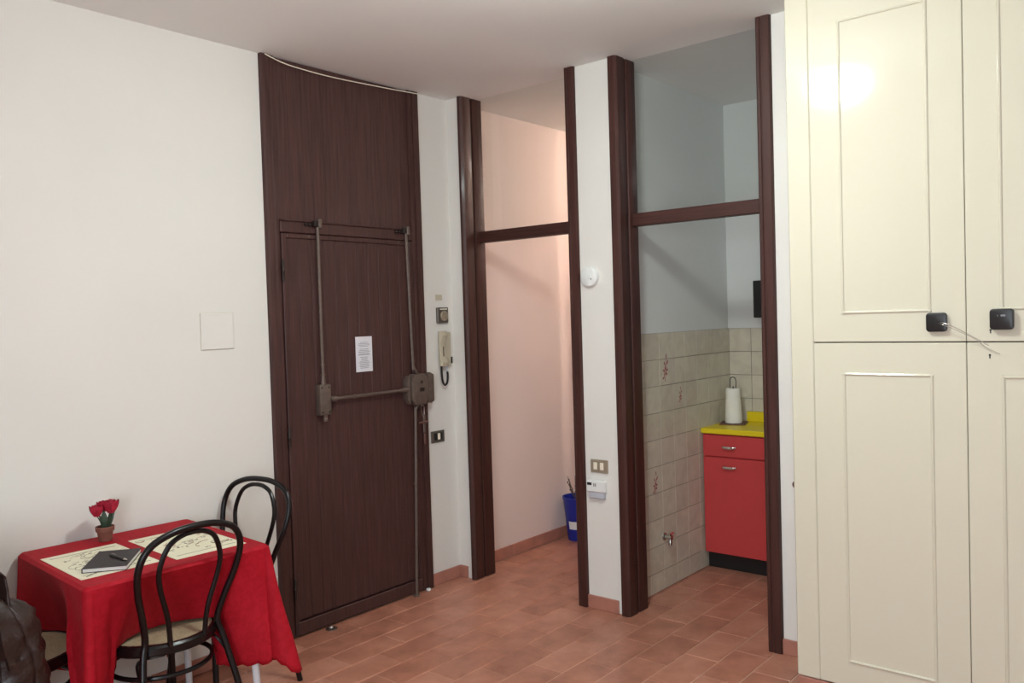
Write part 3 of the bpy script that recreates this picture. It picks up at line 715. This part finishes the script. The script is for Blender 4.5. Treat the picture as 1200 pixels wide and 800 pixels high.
def place(src, loc, rz, label):
    c = copy_tree(src); c.location = loc; c.rotation_euler = (0, 0, rz); c['label'] = label; return c
chB = place(chA, (1.892, 3.262, 0), math.atan2(-.20, -.98)-PI/2, 'black bentwood chair between the red table and the entrance door')
chC = place(chA, (1.078, 3.195, 0), math.radians(-74), 'black bentwood chair at the left end of the table with brown leather over its back')

# ---------------------------------------------------------------- table
TC = Vector((1.531, 3.165, 0)); TR = math.radians(-3.5); TW, TD, TH = .325, .331, .727
tb = thing('folding_table', TC, 'small table with white metal legs hidden under the red cloth', 'table', TR, local=True)
B((-TW, -TD, TH-.03), (TW, TD, TH), .006).build('tabletop', M['white_leg'], tb)
for sx in (-1, 1):
    for sy in (-1, 1):
        MB().tube([(sx*(TW-.05), sy*(TD-.05), TH-.03), (sx*(TW-.03), sy*(TD-.03), 0)], .014, 10).build('leg', M['white_leg'], tb)
# tablecloth
def cloth():
    t = bmesh.new(); NT = 26; hw, hd = TW+.006, TD+.006
    per = []      # (corner-anchored base point, outward dir, drop length, corner weight, side)
    NS, NC = 44, 18
    R0 = .015
    corners = [(1, -1), (1, 1), (-1, 1), (-1, -1)]
    cr_, sr_ = math.cos(TR), math.sin(TR)
    def W(x, y): return (TC.x+x*cr_-y*sr_, TC.y+x*sr_+y*cr_)
    DL = .465
    sides = [((-hw, -hd), (hw, -hd), (0, -1)), ((hw, -hd), (hw, hd), (1, 0)), ((hw, hd), (-hw, hd), (0, 1)), ((-hw, hd), (-hw, -hd), (-1, 0))]
    for si, (a, b_, nrm) in enumerate(sides):
        tx, ty = (b_[0]-a[0]), (b_[1]-a[1]); L = math.hypot(tx, ty); tx /= L; ty /= L
        for i in range(NS):
            f = i/(NS-1); s_ = R0+(L-2*R0)*f
            per.append(((a[0]+tx*s_, a[1]+ty*s_), nrm, DL, 0.0, si, f, L))
        n2 = sides[(si+1) % 4][2]
        cx, cy = b_[0]-R0*nrm[0]*0, b_[1]
        cx = b_[0]-R0*(nrm[0]+n2[0]); cy = b_[1]-R0*(nrm[1]+n2[1])
        for i in range(1, NC):
            ph = i/NC*PI/2; dx = nrm[0]*math.cos(ph)+n2[0]*math.sin(ph); dy = nrm[1]*math.cos(ph)+n2[1]*math.sin(ph)
            dl = min(DL/max(math.cos(ph), 1e-6), DL/max(math.sin(ph), 1e-6))*.97
            dl = min(dl, DL+.045)
            per.append(((cx+dx*R0, cy+dy*R0), (dx, dy), dl, math.sin(2*ph), si, 1+ph, L))
    rings = []
    arc = 0; prev = None
    for (bx, by), (nx, ny), dl, cw, si, f, L in per:
        # running length along the hem for scallops
        if prev is not None: arc += math.hypot(bx-prev[0], by-prev[1]) + (.022 if cw > 0 else 0)
        prev = (bx, by)
        dl *= 1-.028*(1-abs(math.sin(arc*PI/.045)))
        col = []
        for j in range(NT+1):
            q = j/NT; s_ = q*dl
            # rounded edge then fall
            rr_ = .012
            if s_ < rr_*PI/2: o_ = rr_*math.sin(s_/rr_); z = TH+.003-rr_*(1-math.cos(s_/rr_))
            else: o_ = rr_; z = TH+.003-rr_-(s_-rr_*PI/2)
            drop = TH-z
            back = (si == 2 and cw == 0)
            flare = 0
            if cw > 0:
                near_wall = 1 if (si in (1, 2)) else 0
                flare = (.23 if si == 0 else .24)*drop*cw*(.25 if near_wall else 1)
                if si == 2: flare = .05*drop*cw
                if si == 3: flare = .06*drop*cw
            elif not back:
                e = min(f, 1-f)*L
                flare = .05*drop*math.exp(-(e/.05)**2)-.03*drop*math.exp(-((e-.09)/.05)**2)
                flare += .035*drop*math.sin(f*11+si*1.7)*min(1, e/.1)
                if si == 3 and f > .8 or si == 0 and f < .12: flare -= .06*drop
                # knees of the chairs push the cloth in
                if si == 0:
                    g = math.exp(-abs((f-.46)/.33)**4); flare -= .66*max(0, drop-.01)*g
                if si == 3:
                    g = math.exp(-abs((f-.42)/.28)**4); flare -= .42*max(0, drop-.01)*g
                if si == 1:
                    g = math.exp(-abs((f-.5)/.36)**4); flare -= .62*max(0, drop-.01)*g
            o_ += flare
            x, y = bx+nx*o_, by+ny*o_
            wx, wy = W(x, y)
            nn = noise.noise(Vector((wx*7, wy*7, z*5)))*.012*min(1, drop*6)
            if not back: wx += nx*nn; wy += ny*nn
            wy = min(wy, YW-.004)
            col.append([wx, wy, z])
        rings.append(col)
    # rest on the chair seats where they reach under the hem
    for (cx, cy) in ((1.495, 2.998), (1.892, 3.262), (1.078, 3.195)):
        for col in rings:
            for v in col:
                rr_ = math.hypot(v[0]-cx, v[1]-cy)
                if rr_ < .222 and v[2] < .482:
                    if rr_ < .20: v[2] = .477
                    else: 
                        v[2] = max(v[2], .477) if v[2] > .43 else v[2]
    vs = [[t.verts.new(p) for p in col] for col in rings]
    n = len(vs)
    for i in range(n):
        A, C_ = vs[i], vs[(i+1) % n]
        for j in range(NT): t.faces.new((A[j], A[j+1], C_[j+1], C_[j]))
    # top sheet: rings shrinking to the centre
    prevring = [c[0] for c in vs]; 
    for kx in (.9, .7, .4):
        ring = []
        for (bx, by), *_r in per:
            wx, wy = W(bx*kx, by*kx); ring.append(t.verts.new((wx, wy, TH+.003)))
        for i in range(n): t.faces.new((prevring[i], prevring[(i+1) % n], ring[(i+1) % n], ring[i]))
        prevring = ring
    t.faces.new(prevring)
    bmesh.ops.recalc_face_normals(t, faces=t.faces[:])
    b = MB(); b._merge(t)
    o = b.build('tablecloth', M['cloth'], None, origin=(TC.x, TC.y, TH), label='red damask tablecloth with scalloped hem draped over the table', cat='tablecloth')
    o.data.shade_smooth()
    sm_ = o.modifiers.new('solid', 'SOLIDIFY'); sm_.thickness = .0016; sm_.offset = -1
    return o
cloth()
TZ = TH+.0035
def flat_quad(b, pts, z0, z1): b.prism(pts, 2, z0, z1)
def placemat(cx, cy, hx, hy, rot, seed, label, red):
    t = thing('placemat', (cx, cy, TZ), label, 'placemat', rot, 'ivory placemats on the red tablecloth', local=True)
    B((-hx, -hy, 0), (hx, hy, .0015)).build('sheet', M['placemat'], t, smooth=False)
    random.seed(seed); b = MB(); rb = MB()
    z = .0018
    # two ruled borders, one near each short end, and rows of scrolled handwriting and sprigs
    for sy in (-1, 1):
        b.tube([(-hx*.86, sy*hy*.80, z), (hx*.86, sy*hy*.80, z)], .0008, 4)
    for k in range(26):
        x0 = random.uniform(-hx*.78, hx*.6); y0 = random.uniform(-hy*.72, hy*.66)
        s_ = random.uniform(.012, .034); a = random.uniform(-.5, .5)
        pts = []
        for i in range(9):
            w_ = i/8; pts.append((x0+s_*(w_*2.2*math.cos(a+PI/2*(k % 3 == 0))+.5*math.sin(7*w_+k)), y0+s_*(w_*1.6*math.sin(a+PI/2)+.5*math.cos(6*w_+k)), z))
        pts = [(max(-hx*.92, min(hx*.92, p[0])), max(-hy*.92, min(hy*.92, p[1])), z) for p in pts]
        (rb if red and k % 4 == 0 else b).tube(pts, random.choice((.0005, .0007, .0011)), 4, smooth=3)
    for k in range(10):
        x0 = random.uniform(-hx*.7, hx*.7); y0 = random.uniform(-hy*.7, hy*.7)
        for j in range(3):
            a = random.uniform(0, 6.28); (rb if red and k % 2 else b).ell((x0+.008*math.cos(a), y0+.008*math.sin(a), z), .006, .003, .0005, 5)
    b.build('ink_pattern', M['ink'], t, smooth=False, kind='stuff')
    if red: rb.build('red_ink_pattern', M['ink_red'], t, smooth=False, kind='stuff')
    return t
placemat(1.352, 3.138, .137, .200, math.radians(-3), 5, 'ivory placemat with scrollwork, under the dark notebook', False)
placemat(1.672, 3.104, .139, .212, math.radians(-3), 8, 'ivory placemat with reddish scrollwork at the door end of the table', True)
nb = thing('notebook', (1.366, 3.065, TZ+.002), 'closed charcoal notebook lying askew on the left placemat', 'notebook', math.radians(52), local=True)
B((-.112, -.0715, .0018), (.112, .071, .0135)).build('pages', M['pages'], nb, smooth=False)
b = MB(); b.box((-.115, -.074, .0135), (.115, .074, .0160), .001); b.box((-.115, -.074, .0), (.115, .074, .0018), .0005); b.box((-.115, .0712, 0), (.115, .0742, .016), .001)
b.build('cover', M['notebook'], nb)
b = MB(); b.tube([(-.11, .02, .002), (-.14, .03, .002), (-.165, .045, .001)], .001, 4, smooth=4); b.build('bookmark_ribbon', M['black'], nb)
pn = thing('ballpoint_pen', (1.385, 3.04, TZ+.024), 'black ballpoint pen lying on the charcoal notebook', 'pen')
P0, P1 = Vector((1.372, 3.095, TZ+.0235)), Vector((1.375, 2.972, TZ+.0235))
MB().tube([P0, P0.lerp(P1, .15), P0.lerp(P1, .85)], .0048, 10).build('barrel', M['black'], pn)
MB().tube([P0.lerp(P1, .85), P0.lerp(P1, .95), P1], lambda q: .005-.004*q*q, 10).build('tip', M['steel'], pn)
MB().tube([P0+Vector((0.004, -.005, .005)), P0.lerp(P1, .3)+Vector((.003, 0, .0062))], .0013, 6).build('clip', M['steel'], pn)

# flower pot with artificial roses
fp = thing('potted_roses', (1.497, 3.415, TZ), 'small terracotta pot of dark red artificial roses on the table against the wall', 'flower pot', 0, local=True)
MB().lathe([(0, 0), (.0235, 0), (.0245, .002), (.0305, .040), (.0345, .040), (.036, .057), (.034, .059), (.031, .058), (.029, .048), (0, .048)], n=28).build('pot', M['terracotta'], fp)
MB().lathe([(0, .052), (.028, .05), (.03, .046)], n=18).build('soil', M['soil'], fp)
def rose(b, c, R_):
    c = Vector(c)
    b.ell(c, R_*.62, R_*.62, R_*.8, 7)
    for ring, (n_, ro, tilt) in enumerate(((4, .55, .15), (5, .8, .3), (5, .98, .48))):
        for k in range(n_):
            a = 2*PI*k/n_+ring*.6
            pb = bmesh.new(); rows = []
            for i in range(5):
                v = i/4
                row = []
                for j in range(5):
                    w_ = (j-2)/2; aa = a+w_*.62*(1-.25*v)
                    rad = R_*ro*(.45+.62*math.sin(min(1, v*1.05)*PI*.55)+tilt*.25*v*v)
                    zz = R_*(-.8+1.85*v-.28*w_*w_*v)
                    row.append(pb.verts.new((c.x+rad*math.cos(aa), c.y+rad*math.sin(aa), c.z+zz)))
                rows.append(row)
            for i in range(4):
                for j in range(4): pb.faces.new((rows[i][j], rows[i][j+1], rows[i+1][j+1], rows[i+1][j]))
            b._merge(pb)
heads = [((-.033, -.008, .124), .0235), ((.002, .010, .134), .022), ((.022, -.012, .132), .027)]
for c, R_ in heads:
    b = MB(); rose(b, c, R_); b.build('rose_head', M['petal'], fp)
    MB().tube([(c[0]*.3, c[1]*.3, .048), (c[0]*.55, c[1]*.5, .08), (c[0], c[1], c[2]-R_*.7)], .0022, 6, smooth=4).build('stem', M['leaf'], fp)
def lf_(b, p0, p1, w_, bend):
    p0, p1 = Vector(p0), Vector(p1); ax = (p1-p0).normalized(); side = ax.cross(Vector((bend[0], bend[1], 0.01))).normalized()
    pb = bmesh.new(); rows = []
    for i in range(8):
        v = i/7; c = p0.lerp(p1, v)+Vector((bend[0], bend[1], 0))*math.sin(v*PI)*.008
        ww = w_*math.sin(PI*min(1, .12+v*.88))**.8
        rows.append([pb.verts.new(c-side*ww), pb.verts.new(c+Vector((bend[0], bend[1], 0))*-.0015), pb.verts.new(c+side*ww)])
    for A, C_ in zip(rows, rows[1:]):
        for k in range(2): pb.faces.new((A[k], A[k+1], C_[k+1], C_[k]))
    b._merge(pb)
for p0, p1, w_, bd in (((-.008, 0, .048), (-.026, -.006, .112), .011, (.5, -.8)), ((0, -.005, .048), (-.004, -.004, .125), .012, (-.3, -.9)), ((.008, -.004, .048), (.022, -.01, .118), .012, (.3, -.9)), ((.012, 0, .048), (.040, -.006, .142), .011, (-.5, -.8)), ((.0, .01, .048), (.006, .016, .12), .011, (.2, .9))):
    b = MB(); lf_(b, p0, p1, w_, bd); b.build('leaf', M['leaf'], fp)

# ---------------------------------------------------------------- leather jacket over the left chair's back
def jacket():
    t = thing('leather_jacket', (1.078, 3.195, .75), 'crumpled dark brown leather jacket hanging over the left chair', 'jacket', math.radians(-74), local=True)
    def sheet(name, f, nu, nv):
        b = bmesh.new(); g = [[b.verts.new(f(i/nu, j/nv)) for j in range(nv+1)] for i in range(nu+1)]
        for i in range(nu):
            for j in range(nv): b.faces.new((g[i][j], g[i+1][j], g[i+1][j+1], g[i][j+1]))
        m_ = MB(); m_._merge(b)
        bmesh.ops.recalc_face_normals(m_.bm, faces=m_.bm.faces[:])
        o = m_.build(name, M['leather'], t); o.data.shade_smooth()
        s_ = o.modifiers.new('solid', 'SOLIDIFY'); s_.thickness = .004; s_.offset = 0
        return o
    # local z is measured from .75 above the floor
    def fold(x, z, k): return .020*noise.noise(Vector((x*9, z*5, k)))+.008*noise.noise(Vector((x*20, z*10, k+5)))
    def body(uu, v):
        x = (uu-.5)*.44
        top = .138-.30*abs(x)**1.5*2.6
        if v < .42:
            z = top-(.42-v)/.42*.36; y = -.165-.03*v
        elif v < .55:
            a = (v-.42)/.13*PI; z = top+.018*math.sin(a); y = -.235+.055*math.cos(a)
        else:
            z = top-(v-.55)/.45*.47; y = -.292-.02*(v-.55)
        amt = min(1, abs(v-.485)*4)
        y += fold(x, z, 1 if v < .5 else 3)*amt*(1 if v < .5 else -1)
        return (x*(1+.10*amt), y, z)
    sheet('body', body, 40, 60)
    def sleeve(uu, v):
        a = uu*2*PI
        rr_ = .060*math.sin(min(PI/2, .02+v*9))**.6*(1-.10*v)*(1+.30*noise.noise(Vector((math.cos(a)*1.6, math.sin(a)*1.6, v*5)))+.16*noise.noise(Vector((math.cos(a)*5, math.sin(a)*5, v*11))))
        cx = .212+.030*v; cy = -.183+.055*math.sin(v*2.2); cz = -.022-.44*v
        flat = 1.0-.25*v
        return (cx+rr_*math.cos(a)*flat, cy+rr_*math.sin(a)*1.25, cz-.012*math.sin(a*2+v*8))
    sheet('sleeve', sleeve, 28, 48)
    def flap(uu, v):
        x = .10+.13*uu; z = .02-.15*uu-.20*v
        return (x+.02*v, -.150+.03*math.sin(v*3)+.012*math.sin(uu*9+v*5)+fold(x, z, 11), z)
    sheet('lapel', flap, 16, 24)
jacket()
